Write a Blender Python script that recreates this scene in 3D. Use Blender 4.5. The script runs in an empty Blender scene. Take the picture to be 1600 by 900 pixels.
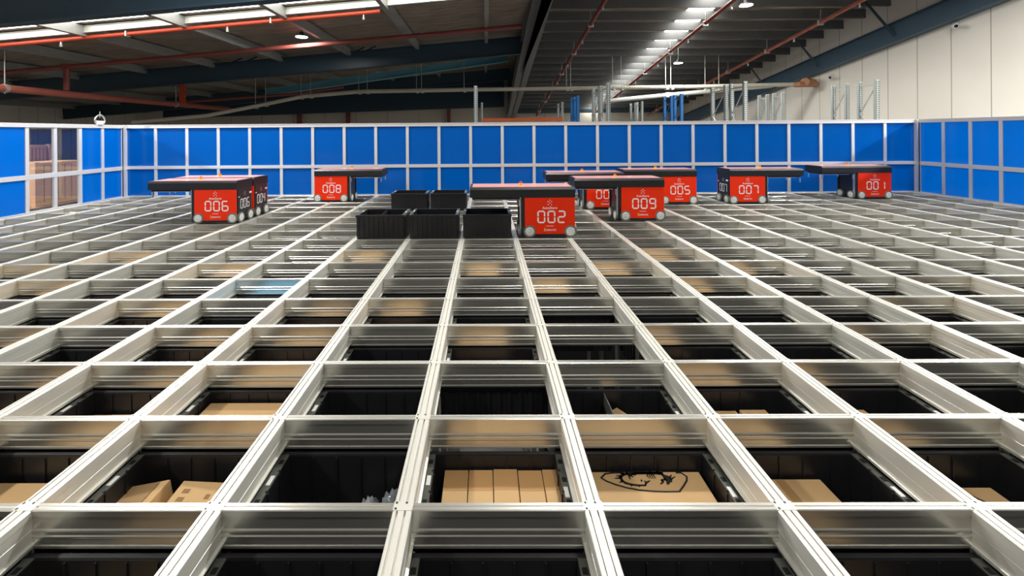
import bpy, bmesh, math, random
from mathutils import Matrix, Vector
random.seed(7)
C = bpy.context.scene.collection
PI = math.pi

# ---------------------------------------------------------------- camera, world, light, exposure
F_PX, CX, CY = 640.0, 753.7, 207.56
cam_d = bpy.data.cameras.new('camera')
cam_d.sensor_width = 36.0
cam_d.lens = F_PX / 1600 * 36.0
cam_d.shift_x = (800 - CX) / 1600
cam_d.shift_y = (CY - 450) / 1600
cam_d.clip_end = 200
cam = bpy.data.objects.new('camera', cam_d); C.objects.link(cam)
YAW, ROLL = .0067, -.0071
cr, sr, cy_, sy_ = math.cos(ROLL), math.sin(ROLL), math.cos(YAW), math.sin(YAW)
B = Matrix(((1, 0, 0), (0, 0, -1), (0, 1, 0)))
Ry = Matrix(((cy_, 0, sy_), (0, 1, 0), (-sy_, 0, cy_)))
Rz = Matrix(((cr, -sr, 0), (sr, cr, 0), (0, 0, 1)))
RW = Rz @ Ry @ B
CAMP = Vector((.3144, -1.5225, 1.3865))
m4 = Matrix((( RW[0][0], -RW[1][0], -RW[2][0], CAMP.x),
             ( RW[0][1], -RW[1][1], -RW[2][1], CAMP.y),
             ( RW[0][2], -RW[1][2], -RW[2][2], CAMP.z),
             (0, 0, 0, 1)))
cam.matrix_world = m4
bpy.context.scene.camera = cam

sc = bpy.context.scene
sc.view_settings.view_transform = 'Standard'
sc.view_settings.look = 'None'
sc.view_settings.exposure = 0.0
sc.view_settings.gamma = 1.0
sc.view_settings.use_curve_mapping = False
world = bpy.data.worlds.new('world'); sc.world = world
world.use_nodes = True
world.node_tree.nodes['Background'].inputs[0].default_value = (1.0, .97, .9, 1)
world.node_tree.nodes['Background'].inputs[1].default_value = .16
sc.cycles.max_bounces = 8
sc.cycles.sample_clamp_indirect = 6

SKYLIGHT = 7.0      # strength of the daylight seen through translucent roof sheets
HIGHBAY_W = 330.0   # watts of each high bay lamp


# ---------------------------------------------------------------- materials
def newmat(name):
    m = bpy.data.materials.new(name); m.use_nodes = True
    return m, m.node_tree, m.node_tree.nodes['Principled BSDF']


def mat(name, col, rough=.5, metal=0., noise=0., nscale=8., stretch=(1, 1, 1), bump=0., coat=0., spec=None, nvar_rough=0.):
    m, nt, p = newmat(name)
    p.inputs['Base Color'].default_value = (*col, 1)
    p.inputs['Roughness'].default_value = rough
    p.inputs['Metallic'].default_value = metal
    if coat: p.inputs['Coat Weight'].default_value = coat
    if spec is not None: p.inputs['Specular IOR Level'].default_value = spec
    if noise or bump:
        tc = nt.nodes.new('ShaderNodeTexCoord'); mp = nt.nodes.new('ShaderNodeMapping')
        mp.inputs['Scale'].default_value = stretch
        nz = nt.nodes.new('ShaderNodeTexNoise'); nz.inputs['Scale'].default_value = nscale
        nz.inputs['Detail'].default_value = 5
        nt.links.new(tc.outputs['Object'], mp.inputs['Vector']); nt.links.new(mp.outputs['Vector'], nz.inputs['Vector'])
        if noise:
            mx = nt.nodes.new('ShaderNodeMixRGB'); mx.blend_type = 'MIX'
            mx.inputs['Color1'].default_value = (*[c * (1 - noise) for c in col], 1)
            mx.inputs['Color2'].default_value = (*[min(1, c * (1 + noise)) for c in col], 1)
            nt.links.new(nz.outputs['Fac'], mx.inputs['Fac'])
            nt.links.new(mx.outputs['Color'], p.inputs['Base Color'])
        if bump:
            b = nt.nodes.new('ShaderNodeBump'); b.inputs['Strength'].default_value = bump
            b.inputs['Distance'].default_value = .01
            nt.links.new(nz.outputs['Fac'], b.inputs['Height']); nt.links.new(b.outputs['Normal'], p.inputs['Normal'])
    return m


def emis(name, col, s):
    m, nt, p = newmat(name)
    p.inputs['Base Color'].default_value = (*col, 1)
    p.inputs['Emission Color'].default_value = (*col, 1)
    p.inputs['Emission Strength'].default_value = s
    return m


M = {}
M['alu'] = mat('anodised_aluminium', (.75, .74, .675), .38, .5, .06, 3, (1, 1, 1))
M['alu_web'] = mat('aluminium_web', (.66, .65, .60), .30, .9, .05, 3)
M['alu_frame'] = mat('fence_aluminium', (.74, .74, .74), .4, .45, .04, 4)
M['black_plastic'] = mat('black_bin_plastic', (.012, .012, .014), .38, 0, .15, 14)
M['rim_plastic'] = mat('grey_black_rim_plastic', (.085, .092, .08), .3, 0, .3, 30)
M['slot'] = mat('dark_slot', (.004, .004, .004), .9)
M['white_tag'] = mat('white_tag', (.75, .76, .74), .4)
M['screw'] = mat('dark_screw', (.05, .05, .045), .5, .5)
M['card'] = mat('cardboard', (.62, .40, .19), .75, 0, .10, 5, (1, 1, 1), .05)
M['card_dark'] = mat('cardboard_brown', (.50, .28, .11), .7, 0, .10, 5)
M['tape'] = mat('packing_tape', (.42, .25, .10), .3, 0, .05, 9)
M['ink'] = mat('black_ink', (.02, .016, .012), .6)
M['faint_ink'] = mat('faint_ink', (.30, .17, .07), .7)
M['red'] = mat('robot_red', (.93, .030, .0), .5, 0, .02, 5, spec=.25)
M['lid_red_sheen'] = mat('robot_lid_red_sheen', (.74, .34, .28), .32, 0, .05, 5, coat=.4)  # pink stands for the bright ceiling's reflection, put into the red
M['robot_black'] = mat('robot_black', (.010, .011, .013), .42, 0, .1, 8)
M['robot_dark'] = mat('robot_side_black', (.018, .019, .023), .3, .1, .1, 6)
M['white_print'] = mat('white_print', (.92, .92, .92), .5)
M['yellow_print'] = mat('yellow_print', (.9, .55, .02), .5)
M['tyre'] = mat('wheel_tyre', (.16, .18, .155), .6)
M['hub'] = mat('wheel_hub_metal', (.80, .81, .78), .4, .3, .12, 40)
M['beacon'] = mat('amber_beacon', (.95, .50, .01), .25)
M['beacon_red'] = mat('red_beacon_cap', (.55, .03, .01), .3)
M['steel'] = mat('polished_steel', (.7, .7, .7), .25, .9)
M['blue_item'] = mat('blue_carton', (.10, .42, .75), .5, 0, .05, 5)
M['bag'] = mat('clear_plastic_bag', (.20, .22, .235), .12, 0, .6, 25, bump=.5)
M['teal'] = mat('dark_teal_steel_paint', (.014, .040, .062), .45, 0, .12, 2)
M['teal_lit'] = mat('teal_steel_paint_lit', (.045, .088, .125), .4, 0, .1, 2)  # copy of the dark teal with the beams' light put into the colour
M['teal_brightly_lit'] = mat('teal_steel_paint_brightly_lit', (.12, .34, .42), .4, 0, .1, 2)  # lamplight on the slanting beam, put into a lighter base colour
M['faded_red'] = mat('faded_red_pipe_paint', (.40, .12, .085), .45, 0, .15, 3)
M['galv_lit'] = mat('galvanised_grey_lit', (.34, .345, .33), .45, .3, .12, 4)  # purlin steel lightened in colour to carry the skylight falling on it
M['sky2'] = emis('bright_roof_sheet', (1, .98, .92), 14)
M['grey_steel'] = mat('grey_steel_paint', (.20, .21, .21), .5, .1, .12, 2)
M['galv'] = mat('galvanised_purlin', (.125, .13, .13), .45, .3, .12, 4)
M['galv_pale'] = mat('pale_galvanised', (.60, .62, .58), .45, .3, .1, 5)
M['foil'] = mat('foil_insulation', (.46, .38, .30), .33, .55, .75, 1.1, (1, 6, 1), 1.0)  # strong colour noise stands in for lit crinkles as well as dirt
M['foil'].node_tree.nodes['Bump'].inputs['Distance'].default_value = .12
M['red_pipe'] = mat('red_pipe_paint', (.58, .075, .03), .4, 0, .12, 3)
M['dull_red_pipe'] = mat('dull_red_pipe_paint', (.24, .055, .045), .5, 0, .12, 3)
M['cream_wall_back'] = mat('cream_panel', (.66, .61, .51), .7, 0, .06, .6)
M['conduit'] = mat('cream_conduit', (.50, .47, .38), .5, 0, .2, 20)
M['rack_grey'] = mat('rack_galvanised', (.40, .44, .43), .45, .3, .1, 6)
M['rack_blue'] = mat('rack_blue_paint', (.01, .17, .50), .45, 0, .05, 6)
M['rack_orange'] = mat('rack_orange_paint', (.62, .10, .015), .5, 0, .05, 6)
M['wood'] = mat('crate_wood', (.50, .30, .15), .8, 0, .25, 3, (1, 1, 8))
M['wood_red'] = mat('crate_brown_board', (.30, .17, .12), .8, 0, .2, 3)
M['floor'] = mat('concrete_floor', (.16, .155, .15), .6, 0, .2, .8)
M['rust'] = mat('rusty_fitting', (.40, .20, .10), .7, .2, .3, 12)
M['rod'] = mat('zinc_rod', (.55, .53, .48), .4, .5)
M['rubber'] = mat('black_rubber', (.01, .01, .01), .8)
M['sky'] = emis('translucent_roof_sheet', (1, .98, .92), SKYLIGHT)
M['lens'] = emis('lamp_lens', (.92, .96, 1), 14)
M['plug'] = mat('lamp_black_housing', (.03, .03, .035), .4, .3)


def wall_mat():
    m, nt, p = newmat('cream_wall_panels')
    geo = nt.nodes.new('ShaderNodeNewGeometry'); sp = nt.nodes.new('ShaderNodeSeparateXYZ')
    nt.links.new(geo.outputs['Position'], sp.inputs[0])
    a = nt.nodes.new('ShaderNodeMath'); a.operation = 'ADD'; a.inputs[1].default_value = -12.81 + 1.22 * 40 + .01
    nt.links.new(sp.outputs['Y'], a.inputs[0])
    d = nt.nodes.new('ShaderNodeMath'); d.operation = 'MODULO'; d.inputs[1].default_value = 1.222
    nt.links.new(a.outputs[0], d.inputs[0])
    l = nt.nodes.new('ShaderNodeMath'); l.operation = 'LESS_THAN'; l.inputs[1].default_value = .035
    nt.links.new(d.outputs[0], l.inputs[0])
    nz = nt.nodes.new('ShaderNodeTexNoise'); nz.inputs['Scale'].default_value = .7; nz.inputs['Detail'].default_value = 6
    nt.links.new(geo.outputs['Position'], nz.inputs['Vector'])
    mx = nt.nodes.new('ShaderNodeMixRGB'); mx.inputs['Color1'].default_value = (.70, .665, .59, 1); mx.inputs['Color2'].default_value = (.78, .75, .68, 1)
    nt.links.new(nz.outputs['Fac'], mx.inputs['Fac'])
    m2 = nt.nodes.new('ShaderNodeMixRGB'); m2.inputs['Color2'].default_value = (.38, .35, .30, 1)
    nt.links.new(l.outputs[0], m2.inputs['Fac']); nt.links.new(mx.outputs['Color'], m2.inputs['Color1'])
    nt.links.new(m2.outputs['Color'], p.inputs['Base Color'])
    p.inputs['Roughness'].default_value = .65
    return m


M['wall'] = wall_mat()


def blue_mat(name, col):
    m, nt, p = newmat(name)
    p.inputs['Base Color'].default_value = (*col, 1)
    p.inputs['Roughness'].default_value = .16
    p.inputs['Specular IOR Level'].default_value = .45
    tr = nt.nodes.new('ShaderNodeBsdfTranslucent'); tr.inputs['Color'].default_value = (0, .44, .90, 1)
    mx = nt.nodes.new('ShaderNodeMixShader'); mx.inputs[0].default_value = .42
    out = nt.nodes['Material Output']
    nt.links.new(p.outputs[0], mx.inputs[1]); nt.links.new(tr.outputs[0], mx.inputs[2]); nt.links.new(mx.outputs[0], out.inputs[0])
    return m


M['blue'] = blue_mat('blue_polycarbonate', (.0, .120, .50))


def clear_mat():
    m, nt, p = newmat('clear_polycarbonate')
    g = nt.nodes.new('ShaderNodeBsdfGlossy'); g.inputs['Roughness'].default_value = .04
    g.inputs['Color'].default_value = (1, 1, 1, 1)
    t = nt.nodes.new('ShaderNodeBsdfTransparent'); t.inputs['Color'].default_value = (.80, .80, .84, 1)
    mx = nt.nodes.new('ShaderNodeMixShader'); mx.inputs[0].default_value = .10
    nt.links.new(t.outputs[0], mx.inputs[1]); nt.links.new(g.outputs[0], mx.inputs[2])
    nt.links.new(mx.outputs[0], nt.nodes['Material Output'].inputs[0])
    return m


M['clear'] = clear_mat()


# ---------------------------------------------------------------- mesh helpers
class MB:
    """collects shapes, then links them as one mesh object"""
    def __init__(s): s.v, s.f, s.m, s.mats, s.sm = [], [], [], [], []

    def mi(s, m):
        if m not in s.mats: s.mats.append(m)
        return s.mats.index(m)

    def poly(s, pts, faces, m, smooth=False):
        b = len(s.v); s.v += [tuple(p) for p in pts]; k = s.mi(m)
        for f in faces: s.f.append(tuple(b + i for i in f)); s.m.append(k); s.sm.append(smooth)

    def box(s, x0, x1, y0, y1, z0, z1, m, M4=None, ch=0):
        if ch:
            return s.cbox(x0, x1, y0, y1, z0, z1, m, ch, M4)
        p = [(x, y, z) for z in (z0, z1) for y in (y0, y1) for x in (x0, x1)]
        if M4: p = [tuple(M4 @ Vector(q)) for q in p]
        s.poly(p, [(0, 2, 3, 1), (4, 5, 7, 6), (0, 1, 5, 4), (2, 6, 7, 3), (0, 4, 6, 2), (1, 3, 7, 5)], m)

    def cbox(s, x0, x1, y0, y1, z0, z1, m, c, M4=None):
        bm = bmesh.new()
        bmesh.ops.create_cube(bm, size=1)
        for v in bm.verts:
            v.co = Vector(((x0 + x1) / 2 + v.co.x * (x1 - x0), (y0 + y1) / 2 + v.co.y * (y1 - y0), (z0 + z1) / 2 + v.co.z * (z1 - z0)))
        bmesh.ops.bevel(bm, geom=bm.edges[:], offset=c, segments=2, affect='EDGES', profile=.5)
        bm.verts.index_update()
        p = [tuple(M4 @ v.co) if M4 else tuple(v.co) for v in bm.verts]
        s.poly(p, [[v.index for v in f.verts] for f in bm.faces], m); bm.free()

    def prof(s, pts2, axis, a, b, m, off=(0, 0)):
        """closed 2-D profile [(u,z)] swept along axis 'x' or 'y' from a to b"""
        n = len(pts2); P = []
        for t in (a, b):
            for (u, z) in pts2:
                P.append((t, u + off[0], z + off[1]) if axis == 'x' else (u + off[0], t, z + off[1]))
        F = [(i, (i + 1) % n, n + (i + 1) % n, n + i) for i in range(n)]
        F += [tuple(range(n))[::-1], tuple(range(n, 2 * n))]
        s.poly(P, F, m)

    def tube(s, p0, p1, r, m, n=12, r1=None, caps=True):
        p0, p1 = Vector(p0), Vector(p1); r1 = r if r1 is None else r1
        d = (p1 - p0).normalized(); a = d.orthogonal().normalized(); b = d.cross(a)
        P = [p0 + (a * math.cos(t) + b * math.sin(t)) * r for t in [2 * PI * i / n for i in range(n)]]
        P += [p1 + (a * math.cos(t) + b * math.sin(t)) * r1 for t in [2 * PI * i / n for i in range(n)]]
        s.poly(P, [(i, (i + 1) % n, n + (i + 1) % n, n + i) for i in range(n)], m, True)
        if caps: s.poly(P, [tuple(range(n))[::-1], tuple(range(n, 2 * n))], m)

    def path(s, pts, r, m, n=10):
        for a, b in zip(pts, pts[1:]): s.tube(a, b, r, m, n)

    def beam(s, p0, p1, w, h, m, up=(0, 0, 1), flange=0, ft=.02):
        """rectangular or I beam between two points (centre line)"""
        p0, p1 = Vector(p0), Vector(p1); d = p1 - p0; L = d.length; d.normalize()
        u = Vector(up); side = d.cross(u).normalized(); u2 = side.cross(d).normalized()
        R = Matrix((side, d, u2)).transposed().to_4x4(); R.translation = p0
        if flange:
            s.box(-w * .06, w * .06, 0, L, -h / 2, h / 2, m, R)
            s.box(-w / 2, w / 2, 0, L, h / 2 - ft, h / 2, m, R)
            s.box(-w / 2, w / 2, 0, L, -h / 2, -h / 2 + ft, m, R)
        else:
            s.box(-w / 2, w / 2, 0, L, -h / 2, h / 2, m, R)

    def build(s, name, parent=None, loc=None):
        me = bpy.data.meshes.new(name); me.from_pydata(s.v, [], s.f)
        for m in s.mats: me.materials.append(M[m])
        me.polygons.foreach_set('material_index', s.m); me.polygons.foreach_set('use_smooth', s.sm)
        me.validate(); me.update()
        bm = bmesh.new(); bm.from_mesh(me); bmesh.ops.recalc_face_normals(bm, faces=bm.faces); bm.to_mesh(me); bm.free()
        o = bpy.data.objects.new(name, me); C.objects.link(o)
        if parent: o.parent = parent
        if loc: o.location = loc
        return o


def tag(o, label, cat, group=None, kind=None):
    if label: o['label'] = label
    if cat: o['category'] = cat
    if group: o['group'] = group
    if kind: o['kind'] = kind
    return o


def empty(name, loc, label, cat, group=None):
    o = bpy.data.objects.new(name, None); C.objects.link(o); o.location = loc
    o.empty_display_size = .1
    return tag(o, label, cat, group)


def struct(o): o['kind'] = 'structure'; return o


def copy_tree(o, parent=None):
    c = o.copy(); C.objects.link(c); c.parent = parent
    for ch in list(o.children): copy_tree(ch, c)
    return c


_txt = {}
def text_mesh(body, size):
    """flat lettering as vertices and faces, centred on x, standing on z=0 in the xz plane"""
    k = (body, size)
    if k not in _txt:
        cu = bpy.data.curves.new('lettering', 'FONT'); cu.body = body; cu.size = size; cu.align_x = 'CENTER'
        cu.resolution_u = 2; cu.offset = size * .012
        ob = bpy.data.objects.new('lettering', cu); C.objects.link(ob)
        dg = bpy.context.evaluated_depsgraph_get(); dg.update()
        me = bpy.data.meshes.new_from_object(ob.evaluated_get(dg))
        _txt[k] = ([tuple(v.co) for v in me.vertices], [tuple(p.vertices) for p in me.polygons])
        bpy.data.objects.remove(ob); bpy.data.curves.remove(cu); bpy.data.meshes.remove(me)
    return _txt[k]


W, S = .705, .48            # cell pitch across and along
XL, XR, YB = -7.90, 10.02, 7.74
FLOOR = -4.6
WX, WLX, WBY = 18.0, -33.0, 37.5

def zr(Y): return 9.54 - .168 * Y        # underside of purlins, right hall
def zl(X): return 6.45 + .08 * X         # roof sheet, left hall

# ---------------------------------------------------------------- the hall
b = MB(); b.box(WLX, WX, -14, WBY, FLOOR - .2, FLOOR, 'floor'); struct(b.build('floor'))
b = MB()
b.poly([(WX, -14, FLOOR), (WX, WBY, FLOOR), (WX, WBY, 3.7), (WX, -14, 12.3), (WX + .2, -14, FLOOR), (WX + .2, WBY, FLOOR), (WX + .2, WBY, 3.7), (WX + .2, -14, 12.3)],
       [(0, 1, 2, 3), (7, 6, 5, 4), (0, 4, 5, 1), (1, 5, 6, 2), (2, 6, 7, 3), (3, 7, 4, 0)], 'wall')
struct(b.build('wall_right'))
b = MB(); b.box(WLX - .2, WLX, -14, WBY, FLOOR, 3.9, 'wall'); struct(b.build('wall_left'))
b = MB(); b.box(WLX, 2.55, WBY, WBY + .2, FLOOR, 6.8, 'cream_wall_back'); b.box(2.55, WX, WBY, WBY + .2, FLOOR, 3.75, 'cream_wall_back')
for x in range(-30, 18, 3): b.box(x - .015, x + .015, WBY - .01, WBY, FLOOR, 3.7, 'rust')
struct(b.build('wall_back'))

# right-hand roof: sheet with a gap filled by translucent sheets
SKX0, SKX1 = 9.75, 10.95
def slope_sheet(b, x0, x1, y0, y1, m, dz=.45, th=.03):
    P = []
    for d in (0, th):
        for y in (y0, y1):
            for x in (x0, x1): P.append((x, y, zr(y) + dz + d))
    b.poly(P, [(0, 2, 3, 1), (4, 5, 7, 6), (0, 1, 5, 4), (2, 6, 7, 3), (0, 4, 6, 2), (1, 3, 7, 5)], m)
b = MB(); slope_sheet(b, 2.5, SKX0, 3, WBY, 'foil'); slope_sheet(b, SKX1, WX, 3, WBY, 'foil')
struct(b.build('ceiling'))
b = MB(); slope_sheet(b, SKX0, SKX1, 3, WBY, 'sky2')
struct(b.build('window_1'))
# left-hand roof, rising to the right, with a daylight strip across it
SY0, SY1 = 11.2, 12.68
def left_sheet(b, y0, y1, m, th=.03):
    P = []
    for d in (0, th):
        for y in (y0, y1):
            for x in (WLX, 2.5): P.append((x, y, zl(x) + d))
    b.poly(P, [(0, 2, 3, 1), (4, 5, 7, 6), (0, 1, 5, 4), (2, 6, 7, 3), (0, 4, 6, 2), (1, 3, 7, 5)], m)
b = MB(); left_sheet(b, 3, SY0, 'foil'); left_sheet(b, SY1, WBY, 'foil'); struct(b.build('ceiling'))
b = MB(); left_sheet(b, SY0, SY1, 'sky'); struct(b.build('window_2'))
b = MB(); b.poly([(x, y, z) for x in (2.5, 2.6) for (y, z) in ((3, zr(3) + .45), (WBY, zr(WBY) + .45), (WBY, 6.65), (3, 6.65))], [(0, 1, 2, 3), (4, 5, 6, 7)], 'teal'); struct(b.build('trim_1'))

# purlins of the right roof (each a C section)
YP = [9.32 + 1.18 * k for k in range(24)]
for i, y in enumerate(YP):
    z = zr(y)
    b = MB()
    pts = [(0, 0), (.085, 0), (.085, .02), (.078, .02), (.078, .007), (.007, .007), (.007, .403), (.078, .403), (.078, .41), (0, .41)]
    b.prof(pts, 'x', 2.95, WX, 'galv', (y, z))
    o = b.build('roof_purlin')
    tag(o, 'grey steel roof purlin spanning between the middle beam and the right wall', 'beam', 'roof purlins of the right hall')

# middle beam along the valley
b = MB()
b.beam((2.45, 3, zr(3) - .36), (2.75, WBY, zr(WBY) - .36), .80, .72, 'grey_steel', flange=1, ft=.03)
tag(b.build('valley_beam'), 'deep dark steel beam running away from the camera between both roof halves', 'beam')

# long beam on the right wall
b = MB()
p0, p1 = Vector((WX - .22, 3, 5.70 + .168 * 9.3 + .43)), Vector((WX - .22, WBY, 5.70 - .168 * (WBY - 12.3) + .43))
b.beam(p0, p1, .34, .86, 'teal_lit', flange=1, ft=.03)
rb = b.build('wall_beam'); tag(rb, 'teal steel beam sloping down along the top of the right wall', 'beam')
for y in (12.0, 16.0, 20.0, 24.0):
    b = MB(); zb = 5.70 - .168 * (y - 12.3)
    b.beam((WX - .25, y, zb + .3), (WX - 1.1, y + .4, zr(y) + .1), .08, .08, 'teal')
    b.build('brace', rb)

# left-hall rafters
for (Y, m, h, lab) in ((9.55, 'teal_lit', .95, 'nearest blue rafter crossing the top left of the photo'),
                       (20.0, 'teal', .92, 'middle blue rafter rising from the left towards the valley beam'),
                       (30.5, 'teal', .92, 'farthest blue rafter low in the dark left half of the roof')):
    b = MB()
    zb = lambda X: (5.42 if Y < 10 else 5.32) + .08 * X
    x1 = 2.35
    b.beam((WLX + .1, Y, zb(WLX) + h / 2), (x1, Y, zb(x1) + h / 2), .32, h, m, flange=1, ft=.03)
    o = b.build('roof_rafter'); tag(o, lab, 'beam')
    if Y == 20.0:
        for x in (-18.2, -13.0, -12.2, -6.5, -5.9):
            c = MB(); c.beam((x, Y, zb(x) + h), (x + .5, Y, zl(x) + .0), .06, .06, 'teal'); c.build('brace', o)
b = MB(); b.beam((-13.6, 24.5, 4.05), (1.8, 24.5, 6.1), .5, .42, 'teal_brightly_lit', flange=1, ft=.03)
tag(b.build('haunch_beam'), 'teal slanting beam, coloured as lit, just below the middle blue rafter', 'beam')
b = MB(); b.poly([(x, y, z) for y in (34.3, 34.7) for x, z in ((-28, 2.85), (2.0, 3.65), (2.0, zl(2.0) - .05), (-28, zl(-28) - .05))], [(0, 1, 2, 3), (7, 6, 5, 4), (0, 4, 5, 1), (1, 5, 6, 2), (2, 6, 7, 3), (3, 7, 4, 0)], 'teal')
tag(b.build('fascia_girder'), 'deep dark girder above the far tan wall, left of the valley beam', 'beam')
b = MB(); b.beam((3.0, 36.5, 3.35), (WX, 36.5, 3.35), .3, .35, 'teal'); tag(b.build('eaves_beam'), 'dark eaves beam along the top of the far wall, right half', 'beam')

# depth purlins of the left roof
for x in (-32, -28.4, -24.8, -21.2, -17.6, -14.0, -10.4, -6.8, -3.2, .4):
    b = MB()
    b.box(x - .09, x + .09, 9.8, WBY, zl(x) - .40, zl(x) - .03, 'galv_lit')
    tag(b.build('roof_purlin'), 'deep grey purlin under the foil lined left roof', 'beam', 'roof purlins of the left hall')
b = MB()
b.beam((WLX + .1, 12.95, zl(WLX) - .17), (2.1, 12.95, zl(2.1) - .17), .10, .24, 'galv_pale', flange=1, ft=.015)
tag(b.build('skylight_trimmer'), 'pale steel cross member along the bright roof light, top left', 'beam')

# steel column stubs on the far wall, left
for x in (-17.2, -12.6, -3.1):
    b = MB(); b.box(x - .15, x + .15, 36.8, 37.2, FLOOR, 3.7, 'dull_red_pipe')
    tag(b.build('steel_column'), 'dark red column against the far tan wall', 'column', 'columns on the far left wall')

# ---------------------------------------------------------------- pipes
def pipe(name, pts, r, m, label, cat='pipe'):
    b = MB(); b.path(pts, r, m, 14)
    for p in pts[1:-1]: b.cbox(p[0] - r * 1.2, p[0] + r * 1.2, p[1] - r * 1.2, p[1] + r * 1.2, p[2] - r * 1.2, p[2] + r * 1.2, m, r * .4)
    o = b.build(name); tag(o, label, cat); return o


def sprinkler(parent, p):
    b = MB(); b.tube(p, (p[0], p[1], p[2] - .10), .03, 'rod', 8); b.tube((p[0], p[1], p[2] - .10), (p[0], p[1], p[2] - .16), .05, 'white_tag', 10, .02)
    b.tube((p[0], p[1], p[2] - .17), (p[0], p[1], p[2] - .18), .06, 'rod', 10)
    b.build('sprinkler_head', parent)


zp = lambda X: zl(X) - .42
o = pipe('sprinkler_pipe', [(WLX + 6, 13.1, zp(WLX + 6)), (-3.4, 13.1, zp(-3.4))], .078, 'red_pipe', 'bright red sprinkler pipe with an open end, top left')
for x in (-14.9, -8.9, -4.0): sprinkler(o, (x, 13.1, zp(x) - .07))
for x in (-12.5, -7.3):
    b = MB(); b.tube((x, 13.1, zp(x) - .09), (x, 13.1, zl(x)), .012, 'rod', 6); b.cbox(x - .03, x + .03, 13.0, 13.2, zp(x) - .1, zp(x) + .1, 'rod', .01); b.build('hanger', o)
o = pipe('sprinkler_pipe', [(WLX + .3, 16.2, zl(WLX) - .62), (1.9, 16.2, zl(1.9) - .62)], .10, 'dull_red_pipe', 'dark red pipe crossing the left roof behind the bright red one')
pz = zl(-17.9) - .62
b = MB(); b.tube((-17.9, 16.2, pz), (-17.9, 16.2, 3.36), .11, 'dull_red_pipe', 12); b.cbox(-18.1, -17.7, 16.1, 16.3, pz - .1, pz + .12, 'dull_red_pipe', .03); b.build('drop_pipe', o)
o = pipe('main_pipe', [(-17.9, 9.9, 3.2), (-17.9, 27.5, 3.2)], .15, 'faded_red', 'thick faded red pipe running away at the left, above the fence')
for y in (13.9, 22.5):
    b = MB(); b.tube((-17.9, y, 3.0), (-17.9, y, 5.2), .02, 'rod', 6)
    b.tube((-17.9, y - .06, 3.2), (-17.9, y + .06, 3.2), .17, 'rod', 14); b.build('hanger', o)
b = MB(); b.box(-18.0, -17.75, 22.9, 23.1, 3.3, 4.5, 'red_pipe'); b.build('valve', o)
for (X, lab) in ((5.15, 'thin dark red sprinkler pipe nearest the valley beam'), (10.35, 'dark red sprinkler pipe beside the bright roof light strip'), (15.55, 'faded red sprinkler pipe nearest the right wall')):
    m = 'dull_red_pipe' if X < 12 else 'faded_red'
    o = pipe('sprinkler_pipe', [(X, 5, zr(5) - .38), (X, 36.9, zr(36.9) - .38)], .085, m, lab)
    for k in range(7):
        y = 13.6 + 3.54 * k
        b = MB(); b.tube((X, y, zr(y) - .30), (X, y, zr(y) + .24), .015, 'rod', 6); b.cbox(X - .13, X + .13, y - .04, y + .04, zr(y) - .50, zr(y) - .27, 'rod', .02); b.build('hanger', o)
    for k in range(5): sprinkler(o, (X, 15.2 + 3.54 * k, zr(15.2 + 3.54 * k) - .46))
pipe('sprinkler_pipe', [(-20, 24, 3.35), (-11.5, 24, 3.9), (-8.5, 24, 4.3)], .08, 'dull_red_pipe', 'small dark red branch pipe behind the thick faded pipe')

# cream conduit with hanging rods
b = MB()
CY0 = 22.5
pts = [(-20.5, CY0, 2.15), (-16.1, CY0, 2.51), (-13.3, CY0, 3.03), (-10.4, CY0, 3.60), (-7.1, CY0, 3.86), (0, CY0, 3.93), (12.0, CY0, 3.98), (17.7, 20.4, 3.86)]
b.path(pts, .115, 'conduit', 12)
def cz(t):
    for p, q in zip(pts, pts[1:]):
        if p[0] <= t <= q[0]: return p[2] + (q[2] - p[2]) * (t - p[0]) / (q[0] - p[0])
    return 3.9
for k in range(140):
    t = -10.4 + k * .16
    b.tube((t - .026, CY0, cz(t)), (t + .026, CY0, cz(t)), .132, 'conduit', 10)
o = b.build('conduit'); tag(o, 'long cream ribbed conduit hung on thin rods above the far fence', 'conduit')
for x in (-13.2, -12.6, -10.5, -9.95, -7.1, -6.6, -3.7, -3.4, -.9, 5.1, 5.35, 7.8, 8.3, 10.9, 11.2, 13.2, 14.0):
    z0 = cz(x) - .12
    zt = (zl(x) - .02 if x < 2.5 else zr(CY0) + .40)
    b = MB(); b.tube((x, CY0 + .02, z0), (x, CY0 + .02, zt), .014, 'rod', 6); b.cbox(x - .02, x + .13, CY0 - .15, CY0 + .15, z0 - .03, z0 + .02, 'rod', .01)
    b.build('hanging_rod', o)
b = MB(); b.cbox(16.9, 17.95, 20.2, 20.7, 3.72, 3.98, 'rust', .08); b.tube((17.2, 20.2, 3.95), (17.9, 20.6, 3.95), .22, 'rust', 12); b.build('rusty_fitting', o)
pipe('duct', [(7.6, 24.0, 3.28), (11.5, 23.6, 3.62), (17.6, 23.2, 4.1)], .13, 'galv_pale', 'pale grey duct rising to the right behind the far racks', 'duct')

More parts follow.
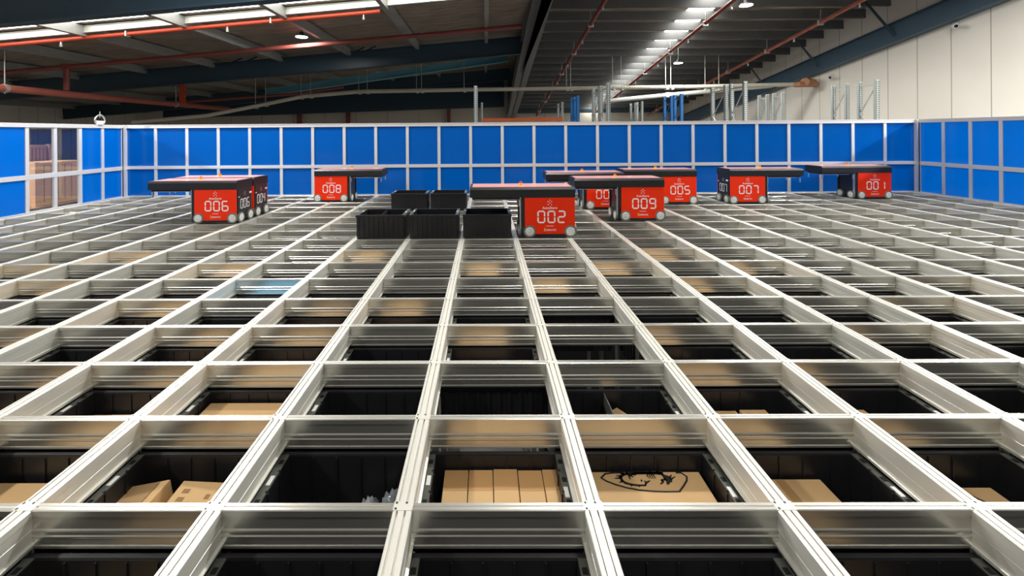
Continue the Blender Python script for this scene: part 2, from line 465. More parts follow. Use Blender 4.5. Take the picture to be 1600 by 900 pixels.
# ---------------------------------------------------------------- lamps
def highbay(x, y, z, top, label, group=None, power=HIGHBAY_W):
    o = empty('high_bay_lamp', (x, y, z), label, 'lamp', group)
    b = MB(); b.tube((0, 0, .02), (0, 0, .09), .24, 'plug', 20, .20); b.tube((0, 0, .09), (0, 0, .22), .10, 'plug', 16, .07); b.build('housing', o)
    b = MB(); b.tube((0, 0, 0), (0, 0, .02), .235, 'lens', 20); b.build('lens', o)
    b = MB(); b.tube((0, 0, .22), (0, 0, top - z), .012, 'rod', 6); b.build('suspension_rod', o)
    ld = bpy.data.lights.new('high_bay_light', 'AREA'); ld.shape = 'DISK'; ld.size = .45; ld.energy = power; ld.color = (1, .975, .925)
    lo = bpy.data.objects.new('high_bay_light', ld); C.objects.link(lo); lo.parent = o; lo.location = (0, 0, -.02)
    return o


highbay(-7.35, 15.6, 5.45, zl(-7.35) - .02, 'black high bay lamp with a bright white lens under the left roof')
highbay(10.9, 15.1, 6.45, zr(15.1) + .43, 'bright high bay lamp at the near end of the bright roof light strip')
highbay(11.3, 21.8, 5.25, zr(21.8) + .43, 'high bay lamp further down beside the bright roof light strip')
for (x, y, p) in ((-5.5, 6.2, 560), (2.0, 4.2, 330), (10.5, 6.4, 380), (-5.5, -2.0, 400), (2.0, -3.0, 150), (10.5, -2.5, 200), (14.6, 9.5, 260)):
    z = min(6.2, (zl(x) if x < 2.5 else 99) - .5)
    highbay(x, y, z, z + .8 if y < 3 else (zl(x) - .02 if x < 2.5 else zr(y) + .43), 'high bay lamp hung above the track grid', 'high bay lamps above the grid', p)
for (x, y, p) in ((-12.4, 2.6, 850), (-12.8, 6.4, 650), (14.0, 2.6, 900), (14.4, 6.2, 600)):  # unseen lamps added to brighten the side fence panels and crates
    z = 3.9
    highbay(x, y, z, zl(x) - .02 if x < 0 else zr(y) + .43, 'unseen lamp added outside the fence to brighten its side panels', 'unseen lamps added over the side aisles', p)

# ---------------------------------------------------------------- fence
fence = empty('safety_fence', (0, YB, 0), 'aluminium framed fence of blue panels around the robot grid', 'fence')
def post(x0, x1, y0, y1, z0=-.15, z1=1.60, name='post'):
    b = MB(); b.box(x0, x1, y0, y1, z0, z1, 'alu_frame'); o = b.build(name); o.parent = fence; o.matrix_parent_inverse = Matrix.Translation((0, -YB, 0)); return o
def fpart(b, name):
    o = b.build(name); o.parent = fence; o.matrix_parent_inverse = Matrix.Translation((0, -YB, 0)); return o
NP = 25; PW = (XR - XL) / NP
for i in range(NP + 1):
    x = XL + i * PW
    post(x - .032, x + .032, YB, YB + .045)
b = MB(); b.box(XL, XR, YB - .012, YB + .05, 1.545, 1.605, 'alu_frame'); b.box(XL, XR, YB - .02, YB + .06, 1.605, 1.62, 'alu_frame'); fpart(b, 'top_rail')
b = MB(); b.box(XL, XR, YB - .006, YB + .05, .615, .685, 'alu_frame'); fpart(b, 'middle_rail')
b = MB(); b.box(XL, XR, YB - .006, YB + .05, -.04, .012, 'alu_frame'); fpart(b, 'bottom_rail')
for i in range(NP):
    x = XL + i * PW
    b = MB(); b.box(x + .03, x + PW - .03, YB + .018, YB + .026, .0, 1.56, 'blue'); o = fpart(b, 'panel')
SP = .485
def side(X, s, clear):
    n = 17
    for k in range(n + 1):
        y = YB - .03 - k * SP
        w = .03
        post(min(X, X + s * .045), max(X, X + s * .045), y - w, y + w)
    y1 = YB - .03; y0 = y1 - n * SP
    for (za, zb_, nm, p) in ((1.545, 1.62, 'top_rail', .012), (.60, .685, 'middle_rail', .006), (-.04, .012, 'bottom_rail', .006)):
        b = MB(); xs = sorted((X - s * p, X + s * .05)); b.box(xs[0], xs[1], y0, y1, za, zb_, 'alu_frame'); fpart(b, nm)
    for k in range(n):
        ya = y1 - (k + 1) * SP; xs = sorted((X + s * .018, X + s * .026))
        b = MB(); b.box(xs[0], xs[1], ya + .028, ya + SP - .028, 0, 1.56, 'clear' if k in clear else 'blue')
        o = fpart(b, 'panel')
        if k in clear: o['label'] = 'clear see-through panel'
side(XL, -1, (2, 3)); side(XR, 1, ())
# corner posts with dark gaps
for X, s in ((XL, -1), (XR, 1)):
    b = MB(); b.box(X - .06, X + .06, YB - .045, YB + .06, -.1, 1.62, 'alu_frame'); b.box(X - s * .001 - .02, X - s * .001 + .02, YB - .048, YB - .044, 0, 1.56, 'slot'); fpart(b, 'corner_post')
# cable ring on the left fence
b = MB()
cyr, czr = 7.15, 1.65
for k in range(20):
    a0, a1 = PI * (-.2 + 1.4 * k / 20), PI * (-.2 + 1.4 * (k + 1) / 20)
    b.tube((XL + .01, cyr + .11 * math.cos(a0), czr + .06 + .11 * math.sin(a0)), (XL + .01, cyr + .11 * math.cos(a1), czr + .06 + .11 * math.sin(a1)), .016, 'steel', 8)
b.cbox(XL - .03, XL + .04, cyr - .055, cyr + .055, 1.615, 1.70, 'white_tag', .01)
b.tube((XL + .01, cyr, 1.77), (XL + .01, cyr, 1.90), .006, 'rod', 6)
tag(b.build('cable_ring'), 'small white bracket with a grey steel ring on top of the left fence', 'bracket')

# ---------------------------------------------------------------- track grid
grid = empty('track_grid', (0, 0, 0), 'aluminium track grid of rectangular cells that the robots drive on', 'track grid')
HZ = -.145
cols = range(-11, 15); rows = range(-3, 17)
Y0, Y1 = rows[0] * S - .02, YB - .02
def long_profile():
    r = [(-.035, -.004), (-.031, 0), (-.022, 0), (-.0215, -.012), (-.0155, -.012), (-.015, 0), (.0075, 0), (.008, -.012), (.014, -.012), (.0145, 0), (.031, 0), (.035, -.004)]
    rgt = [(.035, -.03), (.031, -.032), (.031, -.072), (.0295, -.073), (.0295, -.075), (.031, -.076), (.031, -.118), (.028, -.120), (.028, -.124), (.040, -.127), (.040, -.131), (.033, -.133), (.033, HZ)]
    return r + rgt + [(-x, z) for x, z in reversed(rgt)]
LP = long_profile()
me_l = None
for c in cols:
    if me_l is None:
        b = MB(); b.prof(LP, 'y', Y0, Y1, 'alu'); o = b.build('long_track', grid); me_l = o.data
    else:
        o = bpy.data.objects.new('long_track', me_l); C.objects.link(o); o.parent = grid
    o.location = (c * W, 0, 0)
def cross_profile():
    t = [(-.017, -.003), (-.014, 0), (-.003, 0), (-.002, -.003), (.002, -.003), (.003, 0), (.014, 0), (.017, -.003)]
    r = [(.017, -.024), (.011, -.028), (.011, -.072), (.0145, -.077), (.0150, -.081), (.0115, -.088), (.0115, -.096), (.0140, -.100), (.0140, -.104), (.0105, -.110), (.0105, -.132), (.0125, -.136), (.0125, HZ)]
    return t + r + [(-x, z) for x, z in reversed(r)]
CP = cross_profile()
me_c = None
for r in rows:
    if me_c is None:
        b = MB(); b.prof(CP, 'x', cols[0] * W, cols[-1] * W, 'alu_web', (0, -.0012)); o = b.build('cross_track', grid); me_c = o.data
    else:
        o = bpy.data.objects.new('cross_track', me_c); C.objects.link(o); o.parent = grid
    o.location = (0, r * S, 0)
for nm, bx in (('skirt', (XL - .05, XR + .05, YB + .05, YB + .07)), ('skirt', (XL - .07, XL - .05, -2.6, YB + .07)), ('skirt', (XR + .05, XR + .07, -2.6, YB + .07)), ('skirt', (XL - .05, XR + .05, -2.62, -2.6))):
    b = MB(); b.box(*bx, FLOOR, -.16, 'robot_black'); b.build(nm, grid)
# joint plates with screws
jp = MB()
jp.box(-.036, .036, -.0185, .0185, -.004, .0012, 'alu')
for sx, sy in ((-.026, .012), (.011, .012), (-.026, -.012)):
    jp.tube((sx, sy, .001), (sx, sy, .0018), .0048, 'screw', 8)
def vis_key(cr_): return (cr_[1] * S + 1.52) ** 2 + (cr_[0] * W - .3) ** 2
pairs = sorted([(c, r) for c in cols for r in rows if r >= 0], key=vis_key)
me_j = None
for (c, r) in pairs[:100]:
    if me_j is None: o = jp.build('joint_plate', grid); me_j = o.data
    else: o = bpy.data.objects.new('joint_plate', me_j); C.objects.link(o); o.parent = grid
    o.location = (c * W, r * S, 0)
b = MB()
for (c, r) in pairs[100:]:
    b.box(c * W - .036, c * W + .036, r * S - .0185, r * S + .0185, -.004, .0012, 'alu')
o = b.build('joint_plates', grid); o['kind'] = 'stuff'
# uprights under the crossings near the open shafts, and around the rim of the grid
def upright_mesh():
    b = MB(); w = .02
    b.box(-w, w, -.004, .004, FLOOR, HZ, 'alu_web'); b.box(-.006, .006, -.0125, .0125, FLOOR, HZ, 'alu_web')
    return b
me_u = None
for c in range(-4, 8):
    for r in range(0, 7):
        if me_u is None: o = upright_mesh().build('upright', grid); me_u = o.data
        else: o = bpy.data.objects.new('upright', me_u); C.objects.link(o); o.parent = grid
        o.location = (c * W, r * S, 0)
for c in (cols[0], cols[-1]):
    o = bpy.data.objects.new('upright', me_u); C.objects.link(o); o.parent = grid; o.location = (c * W, Y1 - .1, 0)

# ---------------------------------------------------------------- bins
BH = .31
def make_bin():
    """origin at the bottom centre"""
    root = empty('storage_bin', (0, 0, 0), 'bin', 'bin')
    hx, hy = .3225, .2225
    ix, iy = .2845, .200
    b = MB(); m = 'black_plastic'
    # walls: tapered slightly, inner faces ribbed
    def wall(x0, x1, y0, y1): b.box(x0, x1, y0, y1, .004, BH - .004, m)
    wall(-hx + .012, -ix, -hy + .012, hy - .012); wall(ix, hx - .012, -hy + .012, hy - .012)
    wall(-ix, ix, -hy + .012, -iy); wall(-ix, ix, iy, hy - .012)
    b.box(-hx + .014, hx - .014, -hy + .014, hy - .014, 0, .012, m)
    for i in range(10):
        x = -.29 + i * .58 / 9
        for s in (-1, 1):
            ys = sorted((s * (hy - .012), s * (hy - .003))); b.box(x - .011, x + .011, ys[0], ys[1], .01, BH - .035, m)
    for i in range(6):
        y = -.18 + i * .36 / 5
        for s in (-1, 1):
            xs = sorted((s * (hx - .012), s * (hx - .003))); b.box(xs[0], xs[1], y - .011, y + .011, .01, BH - .035, m)
    for x in (-.17, -.057, .057, .17):
        b.box(x - .003, x + .003, iy - .006, iy, .012, BH - .01, m); b.box(x - .003, x + .003, -iy, -iy + .006, .012, BH - .01, m)
    for y in (-.1, 0, .1):
        b.box(-ix, -ix + .005, y - .003, y + .003, .012, BH - .01, m); b.box(ix - .005, ix, y - .003, y + .003, .012, BH - .01, m)
    b.build('body', root)
    b = MB()
    b.box(-hx, hx, -hy, -iy - .004, BH - .03, BH, m); b.build('rim', root)
    b = MB(); b.box(-hx, hx, iy + .004, hy, BH - .03, BH, m); b.build('rim', root)
    for s in (-1, 1):
        b = MB(); xs = sorted((s * (hx), s * (ix + .002)))
        b.box(xs[0], xs[1], -iy - .004, iy + .004, BH - .028, BH, 'rim_plastic')
        for y in (-.15, -.05, .06, .16):
            xm = s * (ix + .018); b.box(xm - .010, xm + .010, y - .012, y + .012, BH - .002, BH + .0006, 'slot')
        for y in (-.10, .0, .11):
            xm = s * (ix + .004); b.box(xm - .005, xm + .005, y - .005, y + .005, BH - .002, BH + .0006, 'slot')
        b.build('end_rim', root)
        b = MB(); xm = s * (ix + .016); ly = -.03 if s > 0 else .03; b.box(xm - .009, xm + .009, ly, ly + .05, BH, BH + .003, 'white_tag'); b.build('white_latch', root)
    return root


ORD = ['first', 'second', 'third', 'fourth', 'fifth', 'sixth', 'seventh', 'eighth', 'ninth', 'tenth', 'eleventh', 'twelfth',
       'thirteenth', 'fourteenth', 'fifteenth', 'sixteenth', 'seventeenth', 'eighteenth', 'nineteenth', 'twentieth']
span = {-1: (-3, 2), 0: (-3, 3), 1: (-4, 4), 2: (-5, 5), 3: (-6, 6), 4: (-7, 7), 5: (-8, 8), 6: (-9, 9)}
missing = {(0, 1), (1, 2), (1, 3)}
binproto = make_bin(); first = True
ZB = HZ - .012 - BH
for r, (a, z) in span.items():
    n = 0
    for c in range(a, z + 1):
        n += 1
        if (c, r) in missing: continue
        if first: o = binproto; first = False
        else: o = copy_tree(binproto)
        o.location = ((c + .5) * W, (r + .5) * S, ZB)
        o['label'] = 'black bin sunk in the %s cell row from the front, %s from the left' % (ORD[r + 1], ORD[n - 1])
        o['group'] = 'black bins sunk in the grid cells'

for (c, r), nm in zip(sorted(missing), ('left of the dividers', 'right of the middle, nearer one', 'right of the middle, farther one')):  # unseen lower bins, added so the open shafts look dark
    for zz in (ZB - 2 * (BH + .012),):
        o = copy_tree(binproto); o.location = ((c + .5) * W, (r + .5) * S, zz)
        o['label'] = 'unseen black bin added to darken an open shaft, ' + nm; o['group'] = 'black bins added to darken open shafts'
# bins standing on the grid
for (c, r, lab) in ((-2, 8, 'black ribbed bin standing on the grid, front row, furthest left of the three'),
                    (-1, 8, 'black ribbed bin standing on the grid, middle of the front three'),
                    (0, 8, 'black ribbed bin standing on the grid beside the robot numbered 002'),
                    (-2, 12, 'black ribbed bin standing on the grid, back row, left one of the pair'),
                    (-1, 12, 'black ribbed bin standing on the grid, back row, right one of the pair')):
    o = copy_tree(binproto); o.location = ((c + .5) * W - (.02 if r == 8 else 0), r * S + .02 + .2225, .0025)
    o['label'] = lab; o['group'] = 'black bins standing on the grid'
    if (c, r) == (-2, 8):
        b = MB(); b.box(-.003, .003, -.2, .2, .05, BH - .01, 'black_plastic'); b.build('divider', o)
# a divider inside one sunk bin
for o in list(C.objects):
    if o.name.startswith('storage_bin') and 'third cell row' in o.get('label', '') and abs(o.location.x - 1.5 * W) < .01 and abs(o.location.y - 1.5 * S) < .01:
        b = MB(); b.box(-.05, -.044, -.2, .2, .02, BH - .01, 'rim_plastic'); b.box(-.28, .28, -.003, .003, .02, BH - .03, 'rim_plastic'); b.build('divider', o)

# ---------------------------------------------------------------- cartons
def carton(name, x0, x1, y0, y1, ztop, label, m='card', h=None, rz=0, tilt=(0, 0), seam=None, group=None, marks=None):
    zf = ZB + .013
    h = h or (ztop - zf)
    cx, cy = (x0 + x1) / 2, (y0 + y1) / 2
    b = MB(); hx, hy = (x1 - x0) / 2, (y1 - y0) / 2
    b.cbox(-hx, hx, -hy, hy, 0, h, m, .003)
    o = b.build(name, None, (cx, cy, ztop - h)); o.rotation_euler = (tilt[0], tilt[1], rz)
    tag(o, label, 'box', group)
    if seam:
        b = MB()
        if seam == 'x': b.box(-hx + .002, hx - .002, -.022, .022, h, h + .0006, 'tape')
        else: b.box(-.022, .022, -hy + .002, hy - .002, h, h + .0006, 'tape')
        b.build('tape', o)
    return o

g = 'upright brown cartons in one bin'
names5 = ['first from the left', 'second from the left', 'middle one', 'second from the right', 'first from the right']
for i in range(5):
    x = .110 + i * .1155
    o = carton('carton', x + .0015, x + .1135, .055, .432 - .004 * (i % 2), -.222 + .002 * (i % 3), 'narrow brown carton in the bin of five, ' + names5[i], group=g, h=.228)
    b = MB(); b.box(-.055, .055, .074, .186, .2282, .2287, 'card_dark'); b.build('flap', o)
    b = MB()
    for k in range(6): b.box(-.05 + .012 * (k % 2), -.042 + .012 * (k % 2), -.06 + .018 * (k // 2), -.05 + .018 * (k // 2), .2282, .2288, 'faint_ink')
    b.build('printed_marks', o)

drg = carton('carton', .776, 1.318, .05, .432, -.232, 'large brown carton printed with a black dragon shield')
DZ = -.2312
IR = RW.transposed()
def onz(px, py, z):
    d = IR @ Vector(((px - CX) / F_PX, (py - CY) / F_PX, 1)); t = (z - CAMP.z) / d.z
    return CAMP + d * t
def P2(u, v): q = onz(920 + u / 9.41, 725 + v / 9.41, DZ); return (q.x, min(q.y, .425))
def flat(b, pts, m, z=DZ, t=.0008):
    n = len(pts); ps = [(x, y, z) for x, y in pts] + [(x, y, z + t) for x, y in pts]
    b.poly(ps, [tuple(range(n))[::-1], tuple(range(n, 2 * n))] + [(i, (i + 1) % n, n + (i + 1) % n, n + i) for i in range(n)], m)
def stroke(b, pts, w0, w1, m='ink', z=DZ):
    w0, w1 = w0 * .78, w1 * .78
    for i in range(len(pts) - 1):
        p, q = Vector(pts[i]), Vector(pts[i + 1]); d = (q - p)
        if d.length < 1e-5: continue
        nrm = Vector((-d.y, d.x)).normalized(); k = i / max(1, len(pts) - 2)
        wa = w0 + (w1 - w0) * i / (len(pts) - 1); wb = w0 + (w1 - w0) * (i + 1) / (len(pts) - 1)
        e = d.normalized() * min(wa, wb) * .3
        flat(b, [tuple(p - e + nrm * wa / 2), tuple(q + e + nrm * wb / 2), tuple(q + e - nrm * wb / 2), tuple(p - e - nrm * wa / 2)], m, z)
# shield outline and dragon, printed flat on the lid
b = MB()
sh = [(470, 32), (330, 90), (240, 145), (182, 205), (260, 252), (400, 305), (560, 350), (750, 385), (950, 402), (1130, 408), (1335, 405), (1395, 320), (1440, 245), (1440, 185), (1340, 105), (1240, 50)]
stroke(b, [P2(*p) for p in sh], .0095, .0095)
stroke(b, [P2(*p) for p in [(620, 160), (560, 140), (500, 155), (465, 195), (490, 245), (540, 280), (630, 303), (730, 315), (830, 315), (840, 290), (825, 250)]], .022, .008)
for a_, c_ in (((470, 180), (400, 172)), ((470, 210), (385, 212)), ((500, 255), (450, 272)), ((520, 150), (450, 130)), ((560, 140), (540, 108)), ((630, 303), (625, 328)), ((740, 315), (745, 338)), ((590, 165), (660, 190)), ((590, 175), (610, 222)), ((840, 290), (860, 262)), ((860, 268), (900, 245)), ((775, 235), (775, 262))):
    stroke(b, [P2(*a_), P2(*c_)], .012, .004)
stroke(b, [P2(*p) for p in [(600, 130), (700, 135), (800, 112), (900, 112), (1010, 112), (1070, 135)]], .016, .03)
stroke(b, [P2(*p) for p in [(680, 150), (640, 150), (700, 128)]], .02, .01)
stroke(b, [P2(*p) for p in [(650, 88), (800, 80), (960, 78), (1060, 120)]], .008, .012)
for dx in (0, 40, 75, 110):
    stroke(b, [P2(850 + dx * .7, 125), P2(860 + dx * .9, 180), P2(900 + dx * .8, 215)], .010, .003)
for dx in (0, 45): stroke(b, [P2(800 - dx, 125), P2(770 - dx, 155)], .008, .003)
flat(b, [P2(*p) for p in [(1030, 108), (1075, 130), (1110, 160), (1165, 175), (1215, 210), (1230, 262), (1195, 275), (1180, 305), (1145, 300), (1140, 262), (1110, 225), (1085, 185), (1060, 150)]], 'ink')
stroke(b, [P2(*p) for p in [(1130, 225), (1070, 240), (1095, 262), (1060, 295)]], .014, .008)
stroke(b, [P2(*p) for p in [(1200, 230), (1270, 185)]], .012, .003)
stroke(b, [P2(*p) for p in [(1190, 200), (1215, 160)]], .012, .003)
o = b.build('printed_emblem', drg); o.matrix_parent_inverse = Matrix.Translation(-drg.location)

carton('carton', 1.50, 1.885, .06, .425, -.262, 'brown carton with a wide tape strip, fourth visible bin row cell to the right', seam='y')['label'] = 'plain brown carton with a glossy tape strip, in the bin right of the dragon carton'
o = carton('carton', 2.36, 2.66, .08, .405, -.285, 'small brown carton with a scribbled black line, near the right edge')
b = MB(); zz = -.285 - o.location.z
for p, q in (((-.02, .13), (.03, .07)), ((.03, .07), (.05, .02)), ((.05, .02), (.12, -.02)), ((.12, -.02), (.10, -.07)), ((.10, -.07), (.14, -.08))):
    stroke(b, [(p[0] + .02, p[1]), (q[0] + .02, q[1])], .012, .008, 'ink', zz + .0002)
b.build('printed_marks', o)
carton('carton', -2.042, -1.485, .06, .41, -.262, 'pale brown carton at the left edge, second cell row from the front')
# two opened cartons with raised flaps
o = carton('carton', -1.33, -1.13, .05, .38, -.235, 'opened brown carton with a raised flap, left of its neighbour in one bin', h=.19, rz=.0, tilt=(0.0, -.18))
b = MB(); b.box(.055, .060, -.14, .15, .191, .192, 'faint_ink'); b.build('printed_marks', o)
o = carton('carton', -1.10, -.80, .06, .37, -.225, 'brown carton with printed lettering beside the one with the raised flap', h=.19, tilt=(0, .10), rz=.06)
b = MB()
for k in range(6): b.box(-.12, -.09, -.12 + .042 * k, -.098 + .042 * k, .1902, .1908, 'faint_ink')
for k in range(4): b.box(-.01, .01, -.10 + .055 * k, -.075 + .055 * k, .1902, .1908, 'faint_ink')
b.build('printed_marks', o)
# stack of cartons in the second row
o = carton('carton', -1.335, -.82, .53, .91, -.245, 'brown carton below another, in the bin left of the middle')
o = carton('carton', -1.325, -.83, .55, .90, -.207, 'flat pale brown carton lying on top of another carton', h=.037)
b = MB(); b.box(.20, .245, -.1, .165, .0372, .038, 'white_tag'); b.build('white_label', o)
carton('carton', 1.47, 1.76, .55, .87, -.240, 'brown carton with rounded edge just showing, second bin row')['label'] = 'wider brown carton barely showing above a rail, beyond the taped carton'
carton('carton', 1.78, 1.93, .55, .87, -.234, 'narrow brown carton beside the wider one barely showing above a rail')
carton('carton', 2.19, 2.50, .55, .87, -.236, 'lone brown carton barely showing above a rail, near the right edge')
carton('carton', 1.03, 1.12, .76, .88, -.235, 'tiny brown carton corner peeking beside a bin divider', rz=.6)
carton('carton', -2.02, -1.52, 1.97, 2.33, -.18, 'light blue carton reflected in the rails, left of the middle', m='blue_item', h=.24)
carton('carton', -1.3, -.95, 1.5, 1.83, -.24, 'brown carton low in a bin, thin edge showing left of the middle')
hid = [(-2, -1, .45), (2, -1, .6), (-3, 1, .5), (-4, 1, .5), (0, 2, .55), (-2, 2, .6), (-4, 3, .5), (-1, 3, .5), (2, 2, .4), (-5, 2, .6), (1, 4, .5),
       (3, 4, .5), (-6, 4, .5), (0, 5, .5), (2, 5, .6), (4, 2, .5), (-3, 2, .4), (-7, 5, .5), (-4, 5, .6), (5, 3, .5), (3, 6, .6), (-2, 6, .5), (-6, 6, .5), (4, 5, .5), (6, 4, .4)]
lo_g = 'brown cartons lying deep in bins'
for (c, r, f) in hid:
    x0 = c * W + .075 + random.uniform(0, .03); w = .55 * f + .08
    ya = r * S + .05
    D = ya + .39 + 1.5225
    zt = -(.42) * 1.3865 / D - .035
    zt = max(zt, ZB + .06)
    a_, z_ = span[r]
    carton('carton', x0, x0 + w, ya, ya + .37, zt, 'brown carton deep in the bin %s in the %s cell row' % (ORD[c - a_], ORD[r + 1]), group=lo_g)
# crumpled clear bag
bm = bmesh.new(); bmesh.ops.create_icosphere(bm, subdivisions=3, radius=.06)
for v in bm.verts:
    n = random.uniform(.75, 1.25); v.co = Vector((v.co.x * 1.1 * n, v.co.y * n, max(-.05, v.co.z * 1.1 * random.uniform(.7, 1.4))))
me = bpy.data.meshes.new('plastic_bag'); bm.to_mesh(me); bm.free(); me.materials.append(M['bag']); me.polygons.foreach_set('use_smooth', [True] * len(me.polygons))
for (x, y, z, lab, s_) in ((-.12, .375, -.36, 'crumpled clear plastic bag in the bin left of the five cartons', 1.0), (-.235, .375, -.375, 'small torn piece of clear plastic beside the crumpled bag', .8)):
    o = bpy.data.objects.new('plastic_bag', me); C.objects.link(o); o.location = (x, y, z); o.scale = (s_ * .9, s_ * .7, s_ * 1.15); tag(o, lab, 'bag')

# ---------------------------------------------------------------- robots
SEG = {'0': 'abcdef', '1': 'bc', '2': 'abged', '3': 'abgcd', '4': 'fgbc', '5': 'afgcd', '6': 'afgedc', '7': 'abc', '8': 'abcdefg', '9': 'abfgcd'}
def seg_digits(b, num, cx, z0, h, w, gap, t, place, m):
    """seven-segment style digits; place(u, v) -> 3-D point on the panel"""
    for i, ch in enumerate(num):
        x0 = cx + (i - 1) * (w + gap) - w / 2; x1 = x0 + w; zm = z0 + h / 2; z1 = z0 + h
        g = t * .12; e = t * .5
        def hseg(z): return [(x0 + e + g, z), (x0 + t + g, z + e), (x1 - t - g, z + e), (x1 - e - g, z), (x1 - t - g, z - e), (x0 + t + g, z - e)]
        def vseg(x, za, zb): return [(x, za + g), (x + e, za + e + g), (x + e, zb - e - g), (x, zb - g), (x - e, zb - e - g), (x - e, za + e + g)]
        S_ = {'a': hseg(z1 - e), 'g': hseg(zm), 'd': hseg(z0 + e), 'b': vseg(x1 - e, zm, z1 - e), 'c': vseg(x1 - e, z0 + e, zm), 'f': vseg(x0 + e, zm, z1 - e), 'e': vseg(x0 + e, z0 + e, zm)}
        for s_ in SEG[ch]:
            pts = S_[s_]; n = len(pts)
            P = [place(u, v, 0) for u, v in pts] + [place(u, v, 1) for u, v in pts]
            b.poly(P, [tuple(range(n)), tuple(range(n, 2 * n))[::-1]] + [(k, (k + 1) % n, n + (k + 1) % n, n + k) for k in range(n)], m)


def put_text(b, body, size, cx, z0, place, m):
    vs, fs = text_mesh(body, size)
    b.poly([place(cx + x, z0 + y, 1) for x, y, z in vs], fs, m)


def wheel(parent, c, axis, out, R=.080):
    c = Vector(c); a = Vector(axis)
    b = MB(); b.tube(c, c + a * out, R, 'tyre', 28); o = b.build('wheel', parent)
    b = MB(); b.tube(c + a * out, c + a * (out + .004 * (1 if out > 0 else -1)), R * .72, 'hub', 24, R * .66)
    b.tube(c + a * out, c + a * (out + .008 * (1 if out > 0 else -1)), R * .24, 'hub', 12, R * .18)
    b.build('hub', o)


